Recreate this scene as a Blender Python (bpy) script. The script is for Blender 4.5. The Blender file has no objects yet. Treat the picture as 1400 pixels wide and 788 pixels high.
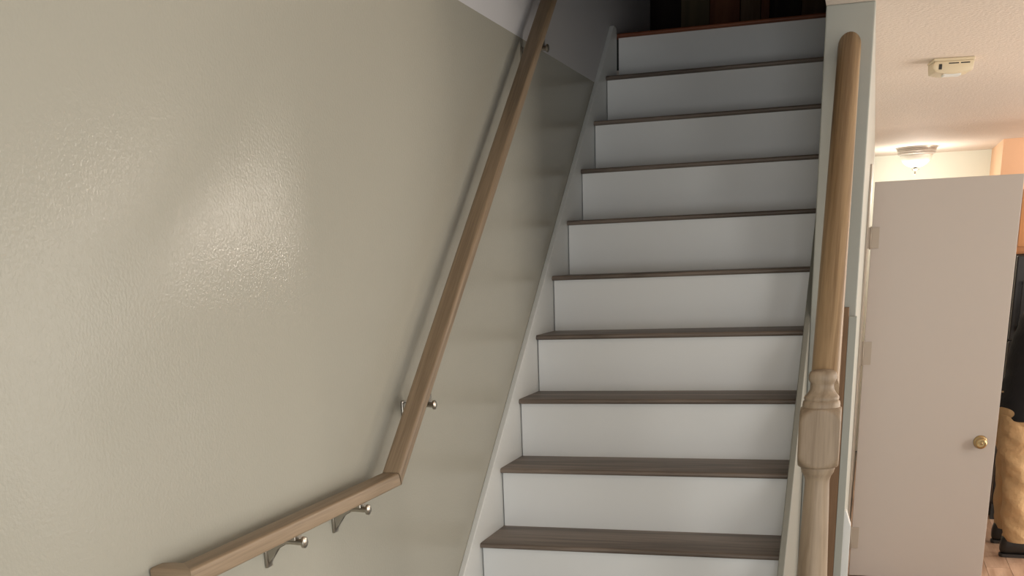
import bpy, bmesh, math, random
from mathutils import Vector, Matrix
random.seed(4)
sc = bpy.context.scene
COL = sc.collection

# ------------------------------------------------------------------ camera
def set_camera():
    cam = bpy.data.cameras.new('camera')
    o = bpy.data.objects.new('camera', cam); COL.objects.link(o)
    yaw, pit, rol = -.3175, -.3301, -.0386
    f = Vector((math.sin(yaw)*math.cos(pit), math.cos(yaw)*math.cos(pit), math.sin(pit)))
    r0 = Vector((math.cos(yaw), -math.sin(yaw), 0)); u0 = r0.cross(f)
    r = math.cos(rol)*r0 + math.sin(rol)*u0
    u = -math.sin(rol)*r0 + math.cos(rol)*u0
    M = Matrix(((r.x, u.x, -f.x, 1.195), (r.y, u.y, -f.y, -3.1038), (r.z, u.z, -f.z, 1.7085), (0, 0, 0, 1)))
    o.matrix_world = M
    cam.sensor_fit = 'HORIZONTAL'; cam.sensor_width = 36
    cam.lens = 1483.0/1400*36
    cam.shift_y = (870.8-394)/1400
    cam.clip_start = .02
    sc.camera = o
set_camera()

# ------------------------------------------------------------------ light
vs = sc.view_settings
sc.display_settings.display_device = 'sRGB'
vs.view_transform = 'Standard'; vs.look = 'None'; vs.gamma = 1; vs.use_curve_mapping = False
vs.exposure = 0.0
w = bpy.data.worlds.new('world'); sc.world = w; w.use_nodes = True
w.node_tree.nodes['Background'].inputs[0].default_value = (.75, .85, 1, 1)
w.node_tree.nodes['Background'].inputs[1].default_value = .6

def area(name, loc, target, sx, sy, power, col):
    l = bpy.data.lights.new(name, 'AREA'); l.shape = 'RECTANGLE'; l.size = sx; l.size_y = sy
    l.energy = power; l.color = col
    o = bpy.data.objects.new(name, l); COL.objects.link(o); o.location = loc
    d = Vector(target)-Vector(loc)
    o.rotation_euler = d.to_track_quat('-Z', 'Y').to_euler()
    return o
# daylight through the glazed entry, the side window and the kitchen window (all in the right-hand walls)
area('daylight_entry', (2.58, -1.95, 1.15), (0, -1.95, 1.15), 1.0, 1.8, 25, (1, .985, .95))
area('daylight_back', (1.5, -4.6, 1.35), (1.2, 0, 1.35), 1.3, 1.5, 44, (.97, .985, 1))
area('daylight_side', (4.12, .75, 1.55), (0, .75, 1.55), 1.3, 1.3, 55, (1, .92, .83))
area('daylight_kitchen', (4.14, 5.36, 2.19), (0, 5.36, 2.19), .40, .46, 52, (1, .88, .76))
area('kitchen_fill', (4.14, 3.25, 1.1), (0, 3.25, 1.1), 1.2, 1.8, 62, (1, .93, .84))  # added unseen source, brightens the kitchen ceiling and floor

# ------------------------------------------------------------------ materials
def mat(name, col, rough=.6, metal=0, spec=.5, bump=None, var=None):
    m = bpy.data.materials.new(name); m.use_nodes = True
    nt = m.node_tree; b = nt.nodes['Principled BSDF']
    b.inputs['Base Color'].default_value = (*col, 1); b.inputs['Roughness'].default_value = rough
    b.inputs['Metallic'].default_value = metal; b.inputs['Specular IOR Level'].default_value = spec
    tc = nt.nodes.new('ShaderNodeTexCoord')
    if bump:
        n = nt.nodes.new('ShaderNodeTexNoise'); n.inputs['Scale'].default_value = bump[0]; n.inputs['Detail'].default_value = 3
        nt.links.new(tc.outputs['Object'], n.inputs['Vector'])
        bp = nt.nodes.new('ShaderNodeBump'); bp.inputs['Strength'].default_value = bump[1]; bp.inputs['Distance'].default_value = bump[2]
        nt.links.new(n.outputs['Fac'], bp.inputs['Height']); nt.links.new(bp.outputs['Normal'], b.inputs['Normal'])
    if var:
        n = nt.nodes.new('ShaderNodeTexNoise'); n.inputs['Scale'].default_value = var[0]; n.inputs['Detail'].default_value = 4
        nt.links.new(tc.outputs['Object'], n.inputs['Vector'])
        mx = nt.nodes.new('ShaderNodeMix'); mx.data_type = 'RGBA'
        mx.inputs[6].default_value = (*col, 1); mx.inputs[7].default_value = (*[c*var[1] for c in col], 1)
        nt.links.new(n.outputs['Fac'], mx.inputs[0]); nt.links.new(mx.outputs[2], b.inputs['Base Color'])
    return m

def wood(name, c1, c2, axis='Y', rough=.5, scale=14, stretch=.06, spec=.4, fine=.35):
    m = bpy.data.materials.new(name); m.use_nodes = True
    nt = m.node_tree; b = nt.nodes['Principled BSDF']
    b.inputs['Roughness'].default_value = rough; b.inputs['Specular IOR Level'].default_value = spec
    tc = nt.nodes.new('ShaderNodeTexCoord'); mp = nt.nodes.new('ShaderNodeMapping')
    oi = nt.nodes.new('ShaderNodeObjectInfo')
    ad = nt.nodes.new('ShaderNodeVectorMath'); ad.operation = 'ADD'
    sc_ = nt.nodes.new('ShaderNodeVectorMath'); sc_.operation = 'SCALE'; sc_.inputs['Scale'].default_value = 7.3
    nt.links.new(oi.outputs['Random'], sc_.inputs[0])
    nt.links.new(tc.outputs['Object'], ad.inputs[0]); nt.links.new(sc_.outputs[0], ad.inputs[1])
    s = [1, 1, 1]; s['XYZ'.index(axis)] = stretch
    mp.inputs['Scale'].default_value = s
    nt.links.new(ad.outputs[0], mp.inputs['Vector'])
    n1 = nt.nodes.new('ShaderNodeTexNoise'); n1.inputs['Scale'].default_value = scale; n1.inputs['Detail'].default_value = 4
    n1.inputs['Distortion'].default_value = .8
    n2 = nt.nodes.new('ShaderNodeTexNoise'); n2.inputs['Scale'].default_value = scale*12; n2.inputs['Detail'].default_value = 3
    for n in (n1, n2): nt.links.new(mp.outputs[0], n.inputs['Vector'])
    wv = nt.nodes.new('ShaderNodeMath'); wv.operation = 'MULTIPLY'; wv.inputs[1].default_value = 5
    fr = nt.nodes.new('ShaderNodeMath'); fr.operation = 'PINGPONG'; fr.inputs[1].default_value = 1
    nt.links.new(n1.outputs['Fac'], wv.inputs[0]); nt.links.new(wv.outputs[0], fr.inputs[0])
    mx = nt.nodes.new('ShaderNodeMath'); mx.operation = 'MULTIPLY_ADD'; mx.inputs[1].default_value = 1-fine
    m2 = nt.nodes.new('ShaderNodeMath'); m2.operation = 'MULTIPLY'; m2.inputs[1].default_value = fine
    nt.links.new(n2.outputs['Fac'], m2.inputs[0]); nt.links.new(fr.outputs[0], mx.inputs[0]); nt.links.new(m2.outputs[0], mx.inputs[2])
    cr = nt.nodes.new('ShaderNodeValToRGB')
    cr.color_ramp.elements[0].position = .2; cr.color_ramp.elements[0].color = (*c1, 1)
    cr.color_ramp.elements[1].position = .85; cr.color_ramp.elements[1].color = (*c2, 1)
    nt.links.new(mx.outputs[0], cr.inputs[0]); nt.links.new(cr.outputs[0], b.inputs['Base Color'])
    bp = nt.nodes.new('ShaderNodeBump'); bp.inputs['Strength'].default_value = .12; bp.inputs['Distance'].default_value = .001
    nt.links.new(n2.outputs['Fac'], bp.inputs['Height']); nt.links.new(bp.outputs['Normal'], b.inputs['Normal'])
    return m

M = dict(
    wall=mat('sage_beige_eggshell_paint', (.385, .371, .315), .13, 0, .10, bump=(150, .5, .0013)),
    wall_up=mat('grey_paint', (.62, .61, .62), .6, bump=(200, .2, .001)),
    wall_side=mat('pale_sage_paint', (.39, .40, .365), .55, bump=(200, .2, .001)),
    skirt_shade=mat('shaded_skirt_paint', (.25, .25, .22), .7),  # right skirt board: its shade is put into this darker colour
    far=mat('pale_cream_green_paint', (.83, .85, .75), .6),
    peach=mat('peach_paint', (.76, .48, .30), .6),
    ceil=mat('textured_ceiling', (.77, .68, .60), .75, bump=(75, .5, .006)),
    white=mat('white_semigloss', (.78, .79, .78), .35, bump=(30, .05, .001)),
    skirt=mat('white_skirt_paint', (.72, .73, .71), .4),
    door=mat('door_paint', (.48, .44, .41), .5, bump=(150, .1, .0006)),
    gap=mat('dark_gap', (.03, .03, .03), .9),
    tread=wood('grey_brown_laminate', (.115, .090, .072), (.235, .186, .15), 'X', .45, 16, .07),
    redwood=wood('dark_red_wood', (.17, .052, .024), (.33, .115, .052), 'X', .5, 12, .08),
    rail=wood('beige_oak_rail', (.175, .122, .074), (.34, .25, .165), 'Y', .45, 26, .03, fine=.55),
    pine=wood('yellow_pine_rail', (.19, .118, .058), (.38, .265, .15), 'Y', .45, 30, .025, fine=.45),
    newel=wood('pale_raw_wood', (.225, .165, .108), (.37, .285, .20), 'Z', .5, 18, .08),
    brown=wood('brown_board', (.20, .115, .06), (.30, .18, .10), 'Z', .6, 20, .06),
    panel_a=wood('dark_olive_wood', (.19, .145, .08), (.27, .205, .115), 'Z', .6, 10, .1),
    panel_b=wood('dark_red_panel', (.27, .09, .043), (.38, .14, .066), 'Z', .6, 10, .1),
    panel_c=wood('dark_brown_panel', (.20, .12, .063), (.28, .175, .10), 'Z', .6, 10, .1),
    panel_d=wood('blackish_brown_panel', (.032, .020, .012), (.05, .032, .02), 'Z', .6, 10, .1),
    nickel=mat('brushed_nickel', (.42, .39, .34), .3, 1),
    brass=mat('antique_brass', (.42, .31, .16), .28, 1),
    tan=mat('painted_hinge', (.40, .355, .30), .5),
    detector=mat('yellowed_plastic', (.72, .62, .44), .45),
    dark=mat('dark_plastic', (.02, .02, .02), .5),
    black=mat('black_appliance', (.018, .017, .017), .35),
    cab=wood('orange_oak', (.42, .17, .06), (.60, .28, .11), 'Z', .45, 14, .07),
    glass=mat('frosted_glass', (.86, .83, .76), .35),
    pane=mat('window_glass', (.8, .87, .9), .1),
    ridge=mat('satin_white_metal', (.45, .41, .37), .35, .5),
    floor=wood('light_wood_floor', (.36, .22, .145), (.58, .40, .29), 'Y', .4, 8, .1),
    carpet=mat('grey_floor', (.30, .27, .23), .8),
    skin=mat('skin', (.52, .31, .22), .5),
    shirt=mat('black_cotton', (.010, .010, .012), .9, bump=(40, .4, .01)),
    pants=mat('tan_canvas', (.62, .41, .21), .85, bump=(14, .6, .03), var=(9, .72)),
    shoe=mat('black_leather', (.02, .018, .016), .45),
    sole=mat('dark_rubber', (.035, .03, .028), .7),
    hair=mat('dark_hair', (.03, .02, .014), .7),
    eye=mat('eye_white', (.75, .73, .70), .2),
)

# ------------------------------------------------------------------ helpers
def link(name, bm, m, parent=None, smooth=False, loc=None, rot=None):
    bmesh.ops.recalc_face_normals(bm, faces=bm.faces)
    me = bpy.data.meshes.new(name); bm.to_mesh(me); bm.free()
    if m: me.materials.append(m)
    if smooth:
        for p in me.polygons: p.use_smooth = True
    o = bpy.data.objects.new(name, me); COL.objects.link(o)
    if parent: o.parent = parent
    if loc: o.location = loc
    if rot: o.rotation_euler = rot
    return o
def thing(name, label, cat, loc=(0, 0, 0), group=None, rz=0):
    o = bpy.data.objects.new(name, None); COL.objects.link(o); o.empty_display_size = .1
    o.location = loc; o.rotation_euler = (0, 0, rz); o['label'] = label; o['category'] = cat
    if group: o['group'] = group
    return o
def structure(o): o['kind'] = 'structure'; return o
def box(bm, a, b, bev=0, seg=2):
    r = bmesh.ops.create_cube(bm, size=1)
    for v in r['verts']:
        v.co = Vector([a[i]+(b[i]-a[i])*(v.co[i]+.5) for i in range(3)])
    if bev:
        es = list({e for v in r['verts'] for e in v.link_edges})
        bmesh.ops.bevel(bm, geom=es, offset=bev, segments=seg, affect='EDGES', profile=.5)
    return bm
def B(*boxes, bev=0, seg=2):
    bm = bmesh.new()
    for a, b in boxes: box(bm, a, b, bev, seg)
    return bm
def prism(pts, axis, a, b, bev=0, seg=2):
    """closed outline pts in the plane normal to axis ('X': (y,z), 'Y': (x,z), 'Z': (x,y)), extruded a..b"""
    bm = bmesh.new()
    def P(p, t): return {'X': (t, p[0], p[1]), 'Y': (p[0], t, p[1]), 'Z': (p[0], p[1], t)}[axis]
    lo = [bm.verts.new(P(p, a)) for p in pts]; hi = [bm.verts.new(P(p, b)) for p in pts]
    n = len(pts)
    bm.faces.new(lo); bm.faces.new(hi[::-1])
    for i in range(n): bm.faces.new((lo[i], hi[i], hi[(i+1) % n], lo[(i+1) % n]))
    if bev: bmesh.ops.bevel(bm, geom=list(bm.edges), offset=bev, segments=seg, affect='EDGES', profile=.5)
    return bm
def lathe(prof, n=40, half=None):
    """profile [(r, z)] around Z; with half, sections are clipped to a square of that half width"""
    bm = bmesh.new(); rings = []
    for r, z in prof:
        ring = []
        for k in range(n):
            a = 2*math.pi*(k+.5)/n; rr = r
            if half: rr = min(r, half/max(abs(math.cos(a)), abs(math.sin(a))))
            ring.append(bm.verts.new((rr*math.cos(a), rr*math.sin(a), z)))
        rings.append(ring)
    for A, C in zip(rings, rings[1:]):
        for k in range(n): bm.faces.new((A[k], A[(k+1) % n], C[(k+1) % n], C[k]))
    bm.faces.new(rings[0][::-1]); bm.faces.new(rings[-1])
    return bm
def sharp(o, ang=35):
    for p in o.data.polygons: p.use_smooth = True
    o.data.set_sharp_from_angle(angle=math.radians(ang))
    return o
def rot_bm(bm, mtx): bmesh.ops.transform(bm, matrix=mtx, verts=bm.verts); return bm
def merge(bm, other):
    me = bpy.data.meshes.new('tmp'); other.to_mesh(me); other.free(); bm.from_mesh(me); bpy.data.meshes.remove(me); return bm
def rrect(w, h, r, n=5):
    pts = []
    for cx, cy, a0 in ((w/2-r, h/2-r, 0), (-w/2+r, h/2-r, 90), (-w/2+r, -h/2+r, 180), (w/2-r, -h/2+r, 270)):
        for k in range(n+1):
            a = math.radians(a0+90*k/n); pts.append((cx+r*math.cos(a), cy+r*math.sin(a)))
    return pts
def sweep(sec, stations):
    """stations: list of (origin, x-axis vector, y-axis vector); sections joined and capped"""
    bm = bmesh.new(); rings = []
    for o, ax, ay in stations:
        rings.append([bm.verts.new(Vector(o)+Vector(ax)*p[0]+Vector(ay)*p[1]) for p in sec])
    n = len(sec)
    for A, C in zip(rings, rings[1:]):
        for k in range(n): bm.faces.new((A[k], A[(k+1) % n], C[(k+1) % n], C[k]))
    bm.faces.new(rings[0][::-1]); bm.faces.new(rings[-1])
    return bm

H = .20768; R = .24435; SL = H/R; OFF = 3*H     # riser, going, slope; floor is three risers below step 0
CE = 2.451; UP = 13*H; TOP = 5.1
XW = .98                                        # width of the flight
WE = .93                                        # y of the partition's end face
def nose(y): return OFF+SL*y

# ------------------------------------------------------------------ setting
structure(link('wall_left', B(((-.14, -4.7, 0), (-.02, 7.3, CE))), M['wall']))
structure(link('wall_left_upper', B(((-.14, -.62, CE), (-.02, 3.35, TOP))), M['wall_up']))
# partition between stairs and kitchen, with the closet doorway at y 3.05..3.77
structure(link('wall_right', B(((1.0, WE, 0), (1.15, 3.05, CE)), ((1.0, 3.05, 2.05), (1.15, 3.77, CE)), ((1.0, 3.77, 0), (1.15, 7.3, CE)), bev=.004), M['wall_side']))
structure(link('wall_right_upper', B(((1.0, -.62, CE+.27), (1.15, 2.45, TOP))), M['wall_up']))
structure(link('wall_upper_near', B(((-.14, -.74, CE+.27), (1.15, -.62, TOP))), M['wall_up']))
structure(link('ceiling', B(((1.0, -4.7, CE), (4.4, 7.3, CE+.26)), ((-.02, -4.7, CE), (1.0, .12, CE+.26)), ((-.14, 2.46, CE), (1.0, 7.3, CE+.10))), M['ceil']))
structure(link('ceiling_upper', B(((-1.7, -.8, TOP), (1.3, 4.5, TOP+.1))), M['wall_up']))
structure(link('trim_3', B(((-.019, 2.458, CE+.1), (XW, 2.474, UP-.02))), M['gap']))
structure(link('floor_upper', B(((-1.7, 2.475, CE+.1), (1.15, 4.4, UP-.004))), M['redwood']))
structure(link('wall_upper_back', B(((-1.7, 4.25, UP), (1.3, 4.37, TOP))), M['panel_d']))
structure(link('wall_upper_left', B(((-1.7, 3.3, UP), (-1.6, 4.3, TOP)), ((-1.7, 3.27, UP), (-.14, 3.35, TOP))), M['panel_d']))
structure(link('wall_upper_right', B(((1.15, 2.3, UP), (1.25, 4.3, TOP))), M['wall_up']))
# lower back and right walls, with a window opening each
structure(link('wall_back', B(((-.14, -4.8, 0), (.85, -4.7, CE)), ((2.15, -4.8, 0), (2.7, -4.7, CE)), ((.85, -4.8, 0), (2.15, -4.7, .6)), ((.85, -4.8, 2.1), (2.15, -4.7, CE))), M['wall']))
def wall_x(name, x0, x1, y0, y1, wins, m):
    """wall along y with window openings (ya, yb, za, zb)"""
    bx = []; y = y0
    for ya, yb, za, zb in wins:
        bx += [((x0, y, 0), (x1, ya, CE)), ((x0, ya, 0), (x1, yb, za)), ((x0, ya, zb), (x1, yb, CE))]; y = yb
    bx.append(((x0, y, 0), (x1, y1, CE)))
    return structure(link(name, B(*bx), m))
wall_x('wall_entry', 2.62, 2.72, -4.7, -.9, [(-2.5, -1.4, .2, 2.1)], M['wall'])
structure(link('wall_entry_return', B(((2.62, -.9, 0), (4.32, -.8, CE))), M['wall']))
wall_x('wall_side', 4.2, 4.32, -.8, 7.3, [(.05, 1.45, .85, 2.25), (2.6, 3.9, .12, 2.08), (5.12, 5.60, 1.92, 2.44)], M['wall'])
structure(link('wall_far', B(((1.0, 7.2, 0), (4.4, 7.3, CE))), M['far']))
structure(link('wall_return', B(((2.05, 6.3, 0), (4.2, 7.2, CE))), M['peach']))
def window(n, a, b, ax):
    w_ = structure(link('window_%d' % n, B((a, b)), M['pane']))
    lo, hi = Vector(a), Vector(b); i = 0 if ax == 'X' else 1
    bm = bmesh.new(); t = .05
    for (p, q) in (((lo[i]-.02, lo.z), (hi[i]+.02, lo.z+t)), ((lo[i]-.02, hi.z-t), (hi[i]+.02, hi.z)), ((lo[i]-.02, lo.z+t), (lo[i]+t, hi.z-t)), ((hi[i]-t, lo.z+t), (hi[i]+.02, hi.z-t)), ((lo[i]+t, (lo.z+hi.z)/2-.02), (hi[i]-t, (lo.z+hi.z)/2+.02))):
        if ax == 'X': box(bm, (p[0], lo.y-.02, p[1]), (q[0], hi.y+.02, q[1]))
        else: box(bm, (lo.x-.02, p[0], p[1]), (hi.x+.02, q[0], q[1]))
    link('window_frame', bm, M['white'], w_)
window(1, (2.665, -2.5, .2), (2.675, -1.4, 2.1), 'Y')
window(2, (4.265, .05, .85), (4.275, 1.45, 2.25), 'Y')
window(5, (4.265, 2.6, .12), (4.275, 3.9, 2.08), 'Y')  # unseen patio opening, added to go with the kitchen fill light
window(4, (.85, -4.765, .6), (2.15, -4.755, 2.1), 'X')
window(3, (4.265, 5.12, 1.92), (4.275, 5.60, 2.44), 'Y')
# floor: foyer slab, kitchen planks
fl = structure(link('floor', B(((-.14, -4.8, -.08), (4.4, 7.3, -.012))), M['carpet']))
pm = None
for ix in range(24):
    x0 = 1.16+ix*.125
    y = 1.2-random.random()*.8
    while y < 6.2:
        L = .95
        if pm is None:
            o = link('floor_plank', B(((.0008, .0008, -.012), (.1242, L-.0008, 0)), bev=.001, seg=1), M['floor'], fl, loc=(x0, y, 0)); pm = o.data
        else:
            o = bpy.data.objects.new('floor_plank', pm); COL.objects.link(o); o.parent = fl; o.location = (x0, y, 0)
        y += L
structure(link('trim_1', B(((1.15, .95, 0), (1.164, 2.90, .10)), bev=.003), M['white']))

structure(link('trim_4', prism([(1.1502, 0), (1.178, 0), (1.178, .765), (1.160, .82), (1.1502, .82)], 'Y', .935, .985, bev=.001, seg=1), M['white']))

# ------------------------------------------------------------------ staircase
st = thing('staircase', 'straight flight of white risers with grey-brown wooden treads between white skirt boards', 'stairs')
N_ = .018; T_ = .0176
def tread_outline():
    pts = [(R+.006, 0), (R+.006, -T_)]
    r = T_/2
    for k in range(7):
        a = math.radians(-90-180*k/6); pts.append((-N_+r+r*math.cos(a), -r+r*math.sin(a)*1.0))
    return pts
tm = rm = None
for i in range(-2, 10):
    if tm is None:
        o = sharp(link('tread', prism(tread_outline(), 'X', .001, XW-.001), M['tread'], st), 50); tm = o.data
    else: o = bpy.data.objects.new('tread', tm); COL.objects.link(o); o.parent = st
    o.location = (0, i*R, OFF+i*H)
for i in range(-2, 11):
    if rm is None:
        o = link('riser', B(((.004, 0, -H), (XW-.003, .014, -T_))), M['white'], st); rm = o.data
    else: o = bpy.data.objects.new('riser', rm); COL.objects.link(o); o.parent = st
    o.location = (0, i*R, OFF+i*H)
nz = tread_outline()
o = sharp(link('landing_nosing', prism([(p[0] if p[0] < .1 else .10, p[1]) for p in nz], 'X', 0, XW), M['redwood'], st, loc=(0, 10*R, UP)), 50)
o['label'] = 'dark red wooden nosing of the landing at the top'
def skirt(x0, x1, c, y0, y1):
    zt = UP+.022; yt = (zt-c-OFF)/SL          # the sloped top ends just above the landing
    pts = [(y0, 0), (y1, 0), (y1, zt), (yt, zt), (y0, nose(y0)+c)]
    return prism(pts, 'X', x0, x1, bev=.003, seg=2)
link('skirt_board', skirt(-.0199, 0, .092, -.60, 10*R-.02), M['skirt'], st)
link('skirt_board', skirt(XW, .9999, .08, -.52, 10*R-.02), M['skirt_shade'], st)

# ------------------------------------------------------------------ wall handrail
hr = thing('handrail', 'square-edged beige wooden handrail on metal brackets along the left wall', 'handrail', (0, 0, 0))
RX = .045; RW = .050; RH = .035
sec = rrect(RW, RH, .007)
TOPZ = 1.684                                 # z of the sloped rail's top at y = 0
LZ = 1.214                                   # top of the level rail
up = Vector((0, -math.sin(math.atan(SL)), math.cos(math.atan(SL))))
dr = Vector((0, math.cos(math.atan(SL)), math.sin(math.atan(SL))))
yb = (LZ-TOPZ)/SL                            # where the tops meet
th = math.atan(SL)
bis = Vector((0, -math.sin(th/2), math.cos(th/2)))/math.cos(th/2)
ct = Vector((RX, yb, LZ)) - bis*(RH/2)
def rail_obj(name, st_, m, label=None):
    o = sharp(link(name, sweep(sec, st_), m, hr), 40)
    if label: o['label'] = label
    return o
X = Vector((1, 0, 0))
yc = -1.475                                  # centre line of the corner
# sloped rail is built along local Y so the grain follows it
ye = 1.9
L = (ye-yb)/math.cos(th)
loc_bis = Vector((0, math.tan(th/2), 1))
o = sharp(link('sloped_rail', sweep(sec, [((0, 0, 0), X, loc_bis), ((0, L, 0), X, (0, 0, 1))]), M['rail'], hr, loc=ct, rot=(th, 0, 0)), 40)
cl = Vector((RX, 0, LZ-RH/2))
o = sharp(link('level_rail', sweep(sec, [((0, 0, 0), (1, -1, 0), (0, 0, 1)), ((0, yb-yc, 0), X, bis)]), M['rail'], hr, loc=(RX, yc, LZ-RH/2)), 40)
# short return from the mitred corner to the wall
bm = sweep(sec, [((0, 0, 0), (1, 1, 0), (0, 0, 1)), ((0, .045, 0), X, (0, 0, 1)), ((0, .062, 0), (.92, 0, 0), (0, 0, .92))])
sharp(link('wall_return_piece', bm, M['rail'], hr, loc=(RX, yc, LZ-RH/2), rot=(0, 0, math.pi/2)), 40)
# brackets
def bracket(y, z, dz):
    """wall plate, gusset, rod with a round end cap; dz: rail underside above the rod"""
    bm = B(((-.0199, -.012, -.062), (-.014, .012, .008)), bev=.002)
    g = prism([(-.015, .004), (.030, .004), (.030, -.010), (.010, -.018), (-.006, -.044), (-.015, -.060)], 'Y', -.006, .006, bev=.002, seg=1)
    merge(bm, g)
    b = sharp(link('bracket', bm, M['nickel'], hr, loc=(0, y, z)), 40)
    rod = lathe([(.007, 0), (.006, .02), (.0075, .05)], 20); rot_bm(rod, Matrix.Rotation(math.pi/2, 4, 'Y'))
    sharp(link('bracket_arm', rod, M['nickel'], b, loc=(.022, 0, -.003)), 40)
    cap = lathe([(.009, 0), (.0125, .002), (.0125, .007), (.008, .010)], 24); rot_bm(cap, Matrix.Rotation(math.pi/2, 4, 'Y'))
    sharp(link('bracket_cap', cap, M['nickel'], b, loc=(.070, 0, -.003)), 40)
    s = B(((.028, -.016, .003), (.062, .016, dz)), bev=.001, seg=1)
    link('saddle', s, M['nickel'], b)
LB = LZ-RH
bracket(-1.09, LB-.012, .0118)
bracket(-.765, LB-.012, .0118)
for y in (-.305, .94):
    zb = TOPZ+SL*y-RH/math.cos(th)
    bracket(y+.008, zb-.022, .024)

# ------------------------------------------------------------------ newel post and right handrail
nw = thing('newel_railing', 'pale turned newel post with pine handrail rising to the white wall end', 'railing', (1.092, -.20, 0))
HB = .0505
cap = [(.0466, 1.337), (.0468, 1.345), (.0455, 1.352), (.042, 1.356), (.0435, 1.360), (.0425, 1.365), (.036, 1.372), (.0305, 1.381), (.0285, 1.391), (.0292, 1.398), (.033, 1.403), (.0348, 1.410), (.0345, 1.419), (.031, 1.426), (.022, 1.430), (.004, 1.432)]
sharp(link('newel_cap', lathe(cap, 48), M['newel'], nw, loc=(0, 0, 0)), 60)
blk = [(.046, 1.186), (.0495, 1.188), (.053, 1.191), (.058, 1.196), (.063, 1.203), (.0675, 1.212), (.0695, 1.220), (.0695, 1.306), (.0675, 1.314), (.063, 1.323), (.058, 1.330), (.053, 1.335), (.0495, 1.3375), (.046, 1.339)]
sharp(link('newel_block', lathe(blk, 96, HB), M['newel'], nw), 40)
sh = [(.050, .455), (.050, .47), (.044, .485), (.045, .52), (.047, .60), (.0455, .70), (.0405, .86), (.0365, .98), (.0335, 1.08), (.0312, 1.14), (.0315, 1.152), (.034, 1.162), (.038, 1.168), (.0405, 1.172), (.0415, 1.178), (.043, 1.181), (.043, 1.187)]
sharp(link('newel_shaft', lathe(sh, 48), M['newel'], nw), 45)
base = [(.069, 0), (.0695, .42), (.066, .43), (.058, .445), (.050, .457)]
sharp(link('newel_base', lathe(base, 96, HB), M['newel'], nw), 40)
# rail: rounded top, runs from the back of the newel to the wall end
y0, y1 = -.185, WE-.001
zt1 = 2.370; ztop0 = zt1-SL*(y1-y0)
rsec = []
w2, hh = .0355, .062
for k in range(13):
    a = math.pi*k/12; rsec.append((w2*math.cos(a), -.030+.030*math.sin(a)))
rsec += [(-w2, -.046), (-w2+.008, -hh), (w2-.008, -hh), (w2, -.046)]
dx = (1.078-1.097)
p0 = Vector((.005, 0, ztop0)); 
L = math.hypot(y1-y0, SL*(y1-y0))
# ends cut plumb: section y-axis leans back along the slope
lean = Vector((0, math.tan(th), 1))
bm = sweep(rsec, [((0, 0, 0), X, lean), ((dx, L, 0), X, lean)])
sharp(link('rail', bm, M['pine'], nw, loc=(.005, y0+.20, ztop0), rot=(th, 0, 0)), 40)

# boards standing against the partition's end
pk = thing('brown_board', 'narrow brown wooden board upright behind the newel post', 'board', (1.105, WE-.012, 0))
link('plank', B(((-.055, -.010, 0), (.022, .010, 1.530)), bev=.0015), M['brown'], pk)
wb = thing('white_board', 'narrow grey-white board upright between the brown board and door hinge', 'board', (1.140, WE-.012, 0))
link('plank', B(((-.0125, -.010, 0), (.014, .010, 1.500)), bev=.0015), M['wall_side'], wb)

# ------------------------------------------------------------------ closet door, casing
cs = structure(link('trim_2', B(((1.15, 2.915, 0), (1.1595, 2.995, 2.11)), ((1.15, 3.77, 0), (1.156, 3.85, 2.11)), ((1.15, 2.995, 2.05), (1.156, 3.77, 2.11)), bev=.002), M['tan']))
structure(link('wall_closet', B(((.2, 3.045, 0), (1.0, 3.05, 2.1)), ((.2, 3.77, 0), (1.0, 3.78, 2.1)), ((.2, 3.05, 0), (.21, 3.77, 2.1)), ((.2, 3.05, 2.09), (1.0, 3.77, 2.1))), M['wall_side']))
dx0, dx1 = 1.177, 1.857
d1 = structure(link('door_1', B(((dx0, 3.0, .005), (dx1, 3.035, 2.032)), bev=.002), M['door']))
def knob(sgn, y):
    k = lathe([(.034, 0), (.034, .004), (.030, .009), (.016, .012), (.013, .022), (.015, .030), (.026, .036), (.0295, .046), (.028, .056), (.022, .062), (.018, .0625), (.017, .060), (.009, .0598)], 40)
    rot_bm(k, Matrix.Rotation(sgn*math.pi/2, 4, 'X'))
    o = sharp(link('door_knob', k, M['brass'], d1, loc=(1.783, y, .752)), 40); o['label'] = 'round brass knob'
    c = lathe([(.008, .058), (.008, .0635), (.006, .065)], 24); rot_bm(c, Matrix.Rotation(sgn*math.pi/2, 4, 'X'))
    sharp(link('lock_cylinder', c, M['brass'], o), 40)
    s = B(((-.0012, -.0658 if sgn > 0 else .062, -.005), (.0012, -.062 if sgn > 0 else .0658, .005)))
    link('keyhole', s, M['dark'], o)
knob(1, 3.0); knob(-1, 3.035)
for z in (1.77, 1.205, .22):
    hh_ = .058 if z < 1.5 else .05
    o = link('hinge', B(((dx0+.001, 2.993, z-hh_), (dx0+.038, 3.0, z+hh_)), bev=.001, seg=1), M['tan'], d1)
    link('hinge_leaf', B(((1.150, 2.9905, z-hh_), (1.170, 2.9945, z+hh_))), M['tan'], o)
    p = lathe([(.0045, z-hh_-.004), (.0045, z+hh_+.004)], 14)
    link('hinge_pin', p, M['tan'], o, True, loc=(1.1735, 2.992, 0))

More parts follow.
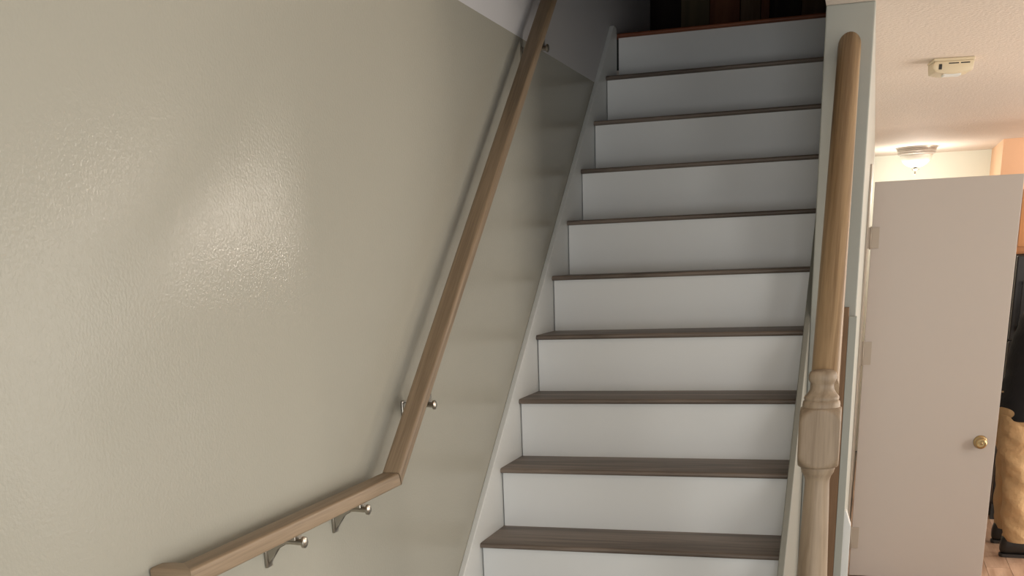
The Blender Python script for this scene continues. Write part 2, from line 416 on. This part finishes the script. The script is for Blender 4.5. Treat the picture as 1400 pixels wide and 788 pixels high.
# ------------------------------------------------------------------ ceiling fixtures
sd = thing('smoke_detector', 'yellowed smoke detector on the textured ceiling', 'smoke detector', (1.450, 2.28, CE), rz=math.radians(10))
link('base_plate', B(((-.082, -.062, -.012), (.082, .062, -.0003)), bev=.004), M['detector'], sd)
def bow(z, d): return [(-.076+.152*k/12, z-d*math.sin(math.pi*k/12)) for k in range(13)]
cv = prism([(-.080, -.012), (.080, -.012)]+bow(-.050, .010)[::-1], 'Y', -.060, .060, bev=.004)
sharp(link('cover', cv, M['detector'], sd), 30)
for a, b in ((-.022, .018), (.026, .062)):
    link('vent_slot', B(((a, -.0608, -.0235), (b, -.058, -.0195))), M['dark'], sd)
sn = lathe([(.015, -.004), (.015, .006), (.012, .008)], 24); rot_bm(sn, Matrix.Rotation(math.pi/2, 4, 'X'))
o = sharp(link('sensor_housing', sn, M['detector'], sd, loc=(-.070, -.060, -.030)), 40)
link('sensor_window', B(((.008, -.010, -.014), (.020, -.0085, .006))), M['dark'], o)
link('highlight_button', B(((-.035, -.045, -.066), (.035, .0, -.054)), bev=.003), M['white'], sd)  # long white button doubles as the painted highlight on the lower face

lf = thing('ceiling_light', 'frosted bowl ceiling light with ridged metal rim in the far room', 'ceiling light', (1.458, 6.55, CE))
pan = [(.150, -.0005), (.150, -.010), (.142, -.014), (.146, -.022), (.139, -.027), (.142, -.036), (.134, -.041), (.136, -.050), (.120, -.056)]
sharp(link('metal_pan', lathe(pan[::-1], 48), M['ridge'], lf), 30)
bowl = [(.118*math.cos(a), -.052-.092*math.sin(a)) for a in [math.pi/2*k/12 for k in range(12)]]+[(.006, -.144)]
link('glass_bowl', lathe(bowl[::-1], 48), M['glass'], lf, True)
pl = bpy.data.lights.new('ceiling_light_bulb', 'POINT'); pl.energy = 13; pl.color = (1, .94, .85); pl.shadow_soft_size = .10
po = bpy.data.objects.new('ceiling_light_bulb', pl); COL.objects.link(po); po.parent = lf; po.location = (0, 0, -.30)
sharp(link('finial', lathe([(.004, -.196), (.007, -.192), (.005, -.180), (.007, -.168), (.026, -.160), (.030, -.155), (.012, -.148), (.006, -.140)], 32), M['nickel'], lf), 40)

# ------------------------------------------------------------------ kitchen beyond the door
fr = thing('refrigerator', 'black refrigerator behind the standing person', 'refrigerator', (2.03, 4.52, 0))
link('body', B(((0, .06, .02), (.75, .72, 1.655)), bev=.006), M['black'], fr)
link('freezer_door', B(((.003, 0, 1.15), (.747, .055, 1.65)), bev=.008), M['black'], fr)
link('fridge_door', B(((.003, 0, .115), (.747, .055, 1.14)), bev=.008), M['black'], fr)
link('kick_grille', B(((.01, .03, 0), (.74, .06, .105)), *[((.03, .024, .02+.016*k), (.72, .03, .028+.016*k)) for k in range(5)]), M['dark'], fr)
for z0, z1 in ((1.2, 1.5), (.65, 1.08)):
    bm = B(((.045, -.04, z0), (.07, -.025, z1)), ((.045, -.03, z0), (.07, .004, z0+.03)), ((.045, -.03, z1-.03), (.07, .004, z1)), bev=.002)
    link('handle', bm, M['black'], fr)
cb = thing('wall_cabinet', 'orange oak cabinet above the black refrigerator', 'cabinet', (2.03, 4.60, 1.67))
link('body', B(((0, .02, 0), (.75, .66, .36))), M['cab'], cb)
for k in range(2):
    x0 = .004+k*.373
    dd = link('cabinet_door', B(((x0, 0, .03), (x0+.05, .02, .355)), ((x0+.319, 0, .03), (x0+.369, .02, .355)), ((x0+.05, .001, .03), (x0+.319, .0195, .08)), ((x0+.05, .001, .305), (x0+.319, .0195, .355)), ((x0+.03, .008, .06), (x0+.34, .018, .33)), bev=.002), M['cab'], cb)
    kb = lathe([(.006, 0), (.005, .012), (.014, .018), (.013, .026), (.004, .028)], 20); rot_bm(kb, Matrix.Rotation(math.pi/2, 4, 'X'))
    link('cabinet_knob', kb, M['brass'], dd, True, loc=(x0+(.335 if k == 0 else .03), 0, .06))
link('bottom_rail', B(((-.004, -.006, -.012), (.754, .66, .0))), M['cab'], cb)

# ------------------------------------------------------------------ person, in profile facing +x
def skin(name, verts, edges, radii, m, parent, root=0, sub=2, loc=(0, 0, 0)):
    me = bpy.data.meshes.new(name); me.from_pydata(verts, edges, []); me.materials.append(m)
    o = bpy.data.objects.new(name, me); COL.objects.link(o); o.parent = parent; o.location = loc
    sk = o.modifiers.new('skin', 'SKIN'); sk.use_smooth_shade = True
    me.skin_vertices.new() if not me.skin_vertices else None
    d = me.skin_vertices[0].data
    for i, r in enumerate(radii):
        d[i].radius = r if isinstance(r, tuple) else (r, r)
        d[i].use_root = (i == root)
    s = o.modifiers.new('sub', 'SUBSURF'); s.levels = sub; s.render_levels = sub
    return o
pr = thing('person', 'person in black long-sleeved top and tan trousers standing beyond the open door', 'person', (2.10, 3.70, 0))
# pose (x forward, y to the side): near leg y<0, far leg y>0
V = {}
def chain_build(spec):
    vs_, es_, rs_ = [], [], []; idx = {}
    for key, co, r, par in spec:
        idx[key] = len(vs_); vs_.append(co); rs_.append(r)
        if par: es_.append((idx[par], idx[key]))
    return vs_, es_, rs_
def limb_pts(s):
    if s < 0: return dict(hip=(-.045, -.085, .84), knee=(-.03, -.10, .46), ankle=(.0, -.11, .085), sh=(.03, -.175, 1.36), el=(.10, -.235, 1.10), wr=(.33, -.17, 1.06))
    return dict(hip=(-.045, .085, .84), knee=(-.04, .15, .46), ankle=(-.015, .22, .085), sh=(.03, .175, 1.36), el=(.10, .235, 1.10), wr=(.33, .17, 1.06))
body = [('pel', (0, 0, .90), (.12, .10), None), ('waist', (.01, 0, 1.06), (.115, .095), 'pel'), ('chest', (.03, 0, 1.26), (.125, .11), 'waist'),
        ('neckb', (.055, 0, 1.43), .06, 'chest'), ('neck', (.085, 0, 1.50), .052, 'neckb'), ('head0', (.105, 0, 1.57), (.075, .085), 'neck'), ('head1', (.105, 0, 1.645), (.083, .095), 'head0'), ('head2', (.10, 0, 1.71), (.06, .07), 'head1'),
        ('nose', (.205, 0, 1.595), .014, 'head0')]
for s, n in ((-1, 'n'), (1, 'f')):
    q = limb_pts(s)
    body += [('hip'+n, q['hip'], .085, 'pel'), ('knee'+n, q['knee'], .055, 'hip'+n), ('ank'+n, q['ankle'], .038, 'knee'+n), ('toe'+n, (q['ankle'][0]+.16, q['ankle'][1], .04), .032, 'ank'+n),
             ('sh'+n, (q['sh'][0], q['sh'][1]*.8, q['sh'][2]-.03), .042, 'chest'), ('el'+n, q['el'], .04, 'sh'+n), ('wr'+n, q['wr'], .026, 'el'+n), ('palm'+n, (q['wr'][0]+.07, q['wr'][1], 1.05), (.03, .016), 'wr'+n)]
    px, py, pz = q['wr'][0]+.075, q['wr'][1], 1.05
    for k, (dz, ln) in enumerate(((.024, .070), (.008, .078), (-.008, .072), (-.024, .056))):
        body += [('f%d%s' % (k, n), (px+.03, py, pz+dz), .0085, 'palm'+n), ('g%d%s' % (k, n), (px+.03+ln*.5, py-s*.010, pz+dz-.008), .008, 'f%d%s' % (k, n)), ('h%d%s' % (k, n), (px+.03+ln*.85, py-s*.032, pz+dz-.014), .007, 'g%d%s' % (k, n))]
    body += [('t0'+n, (px-.02, py-s*.025, pz+.025), .010, 'wr'+n), ('t1'+n, (px+.02, py-s*.04, pz+.03), .009, 't0'+n)]
v_, e_, r_ = chain_build(body)
skin('body', v_, e_, r_, M['skin'], pr)
def loft(bm, stn, n=28, wr=.006, seed=0, step=5):
    """closed tube through stations (cx, cy, z, rx, ry), smoothed, with cloth folds"""
    rg = random.Random(seed); ph = [rg.random()*6.28 for _ in range(6)]
    fine = []
    for i in range(len(stn)-1):
        p0 = stn[max(i-1, 0)]; p1 = stn[i]; p2 = stn[i+1]; p3 = stn[min(i+2, len(stn)-1)]
        for k in range(step):
            t = k/step
            fine.append([.5*((2*b)+(-a+c)*t+(2*a-5*b+4*c-d)*t*t+(-a+3*b-3*c+d)*t**3) for a, b, c, d in zip(p0, p1, p2, p3)])
    fine.append(list(stn[-1])); rings = []
    for q, (cx, cy, z, rx, ry) in enumerate(fine):
        ring = []
        for k in range(n):
            a = 2*math.pi*k/n
            f = wr*(math.sin(3*a+z*31+ph[0])+.7*math.sin(2*a-z*53+ph[1])+.5*math.sin(5*a+z*83+ph[2]))
            if q in (0, len(fine)-1): f *= .3
            ring.append(bm.verts.new((cx+(rx+f)*math.cos(a), cy+(ry+f)*math.sin(a), z)))
        rings.append(ring)
    for A, C in zip(rings, rings[1:]):
        for k in range(n): bm.faces.new((A[k], A[(k+1) % n], C[(k+1) % n], C[k]))
    bm.faces.new(rings[0]); bm.faces.new(rings[-1][::-1])
def sleeve(bm, pts, n=20, seed=1):
    """tube along a bent arm: (x, y, z, r)"""
    rg = random.Random(seed); ph = rg.random()*6; rings = []; P = [Vector(p[:3]) for p in pts]
    for i, p in enumerate(pts):
        t = (P[min(i+1, len(P)-1)]-P[max(i-1, 0)]).normalized(); a1 = t.orthogonal().normalized()
        a1 = (Vector((0, 1, 0))-t*t.y).normalized(); a2 = t.cross(a1)
        rings.append([bm.verts.new(P[i]+(a1*math.cos(2*math.pi*k/n)+a2*math.sin(2*math.pi*k/n))*(p[3]+.004*math.sin(6*math.pi*k/n+i*1.9+ph))) for k in range(n)])
    for A, C in zip(rings, rings[1:]):
        for k in range(n): bm.faces.new((A[k], A[(k+1) % n], C[(k+1) % n], C[k]))
    bm.faces.new(rings[0]); bm.faces.new(rings[-1][::-1])
bm = bmesh.new()
loft(bm, [(-.025, 0, .775, .152, .200), (-.025, 0, .88, .156, .200), (-.012, 0, 1.04, .142, .180), (.0, 0, 1.20, .143, .190), (.022, 0, 1.32, .128, .192), (.035, 0, 1.40, .100, .172), (.053, 0, 1.46, .074, .095), (.066, 0, 1.48, .064, .066)], 32, .004, 3)
for s_ in (-1, 1):
    q = limb_pts(s_); a, b_, c = (Vector(q[k]) for k in ('sh', 'el', 'wr'))
    a = a+Vector((0, -.02*s_, .0))
    sleeve(bm, [(a.x-.01, a.y-.05*s_, a.z+.045, .055), (a.x, a.y-.025*s_, a.z+.025, .078)]+[(*a.lerp(b_, t), .080-.018*t) for t in (0, .2, .4, .6, .8)]+[(*(b_*.5+a.lerp(b_, .92)*.25+b_.lerp(c, .08)*.25), .062)]+[(*b_.lerp(c, t), .058-.016*t) for t in (.2, .4, .6, .8, .95)], 20, 5+s_)
o = link('black_top', bm, M['shirt'], pr, True); o.modifiers.new('sub', 'SUBSURF').levels = 1
bm = bmesh.new()
loft(bm, [(-.04, 0, .95, .125, .165), (-.045, 0, .88, .133, .178), (-.052, 0, .80, .135, .186), (-.055, 0, .74, .118, .170), (-.05, 0, .70, .06, .10)], 32, .004, 8)
for s_ in (-1, 1):
    q = limb_pts(s_); h_, k_, a = q['hip'], q['knee'], q['ankle']
    loft(bm, [(h_[0]-.012, h_[1], .82, .112, .095), (h_[0]-.012, h_[1], .70, .112, .100), (h_[0]-.006, h_[1]*.75+k_[1]*.25, .60, .103, .096), (k_[0], k_[1], .46, .094, .090), (k_[0]*.5+a[0]*.5-.005, k_[1]*.5+a[1]*.5, .28, .092, .090), (a[0], a[1], .15, .094, .092), (a[0]+.004, a[1], .115, .096, .090), (a[0]+.010, a[1], .095, .095, .088)], 28, .0045, 11+s_, 7)
o = link('trousers', bm, M['pants'], pr, True); o.modifiers.new('sub', 'SUBSURF').levels = 1
def shoe(a):
    bm = bmesh.new(); rings = []
    stn = [(-.098, .020, .035, .085), (-.090, .036, .018, .118), (-.06, .042, .012, .128), (-.02, .043, .012, .130), (.04, .046, .012, .115), (.10, .050, .012, .090), (.16, .052, .012, .074), (.205, .044, .013, .060), (.228, .024, .018, .045)]
    for x, w_, z0, z1 in stn:
        ring = []
        for k in range(16):
            t = 2*math.pi*k/16; c, s_ = math.cos(t), math.sin(t)
            ring.append(bm.verts.new((x, w_*math.copysign(abs(c)**.7, c), (z0+z1)/2+(z1-z0)/2*math.copysign(abs(s_)**.7, s_))))
        rings.append(ring)
    for A, C in zip(rings, rings[1:]):
        for k in range(16): bm.faces.new((A[k], A[(k+1) % 16], C[(k+1) % 16], C[k]))
    bm.faces.new(rings[0][::-1]); bm.faces.new(rings[-1])
    o = link('shoe', bm, M['shoe'], pr, True, loc=a)
    pts = [(-.099, -.018), (-.086, -.038), (0, -.045), (.09, -.052), (.16, -.054), (.212, -.043), (.233, -.015)]
    link('sole', prism(pts+[(x, -y) for x, y in pts[::-1]], 'Z', 0, .018, bev=.003, seg=1), M['sole'], o)
    bm = B(*[((.04+.022*k, -.028, .108-.010*k), (.047+.022*k, .028, .117-.010*k)) for k in range(4)], bev=.001, seg=1)
    link('laces', bm, M['sole'], o)
for s in (-1, 1):
    a = limb_pts(s)['ankle']; shoe((a[0], a[1], 0))
# head details
hb = bmesh.new(); bmesh.ops.create_uvsphere(hb, u_segments=24, v_segments=14, radius=1)
bmesh.ops.delete(hb, geom=[v for v in hb.verts if v.co.z < -.45 or (v.co.x > .55 and v.co.z < .5)], context='VERTS')
bmesh.ops.transform(hb, matrix=Matrix.Diagonal((.112, .092, .105, 1)), verts=hb.verts)
o = link('hair', hb, M['hair'], pr, True, loc=(.098, 0, 1.665)); s_ = o.modifiers.new('thick', 'SOLIDIFY'); s_.thickness = .008
for s in (-1, 1):
    e = bmesh.new(); bmesh.ops.create_uvsphere(e, u_segments=14, v_segments=10, radius=.012)
    link('eye', e, M['eye'], pr, True, loc=(.176, s*.032, 1.628))
    e = bmesh.new(); bmesh.ops.create_uvsphere(e, u_segments=14, v_segments=10, radius=1); bmesh.ops.transform(e, matrix=Matrix.Diagonal((.018, .009, .032, 1)), verts=e.verts)
    link('ear', e, M['skin'], pr, True, loc=(.10, s*.088, 1.61))
mb = B(((-.006, -.024, -.005), (.006, .024, .005)), bev=.003); link('mouth', mb, mat('lips', (.42, .18, .15), .5), pr, loc=(.178, 0, 1.553))

# ------------------------------------------------------------------ dark wood at the top of the stairs
pn = thing('wood_panelling', 'dark reddish-brown wood panelling upstairs beyond the top step', 'panelling', (0, 4.215, UP))
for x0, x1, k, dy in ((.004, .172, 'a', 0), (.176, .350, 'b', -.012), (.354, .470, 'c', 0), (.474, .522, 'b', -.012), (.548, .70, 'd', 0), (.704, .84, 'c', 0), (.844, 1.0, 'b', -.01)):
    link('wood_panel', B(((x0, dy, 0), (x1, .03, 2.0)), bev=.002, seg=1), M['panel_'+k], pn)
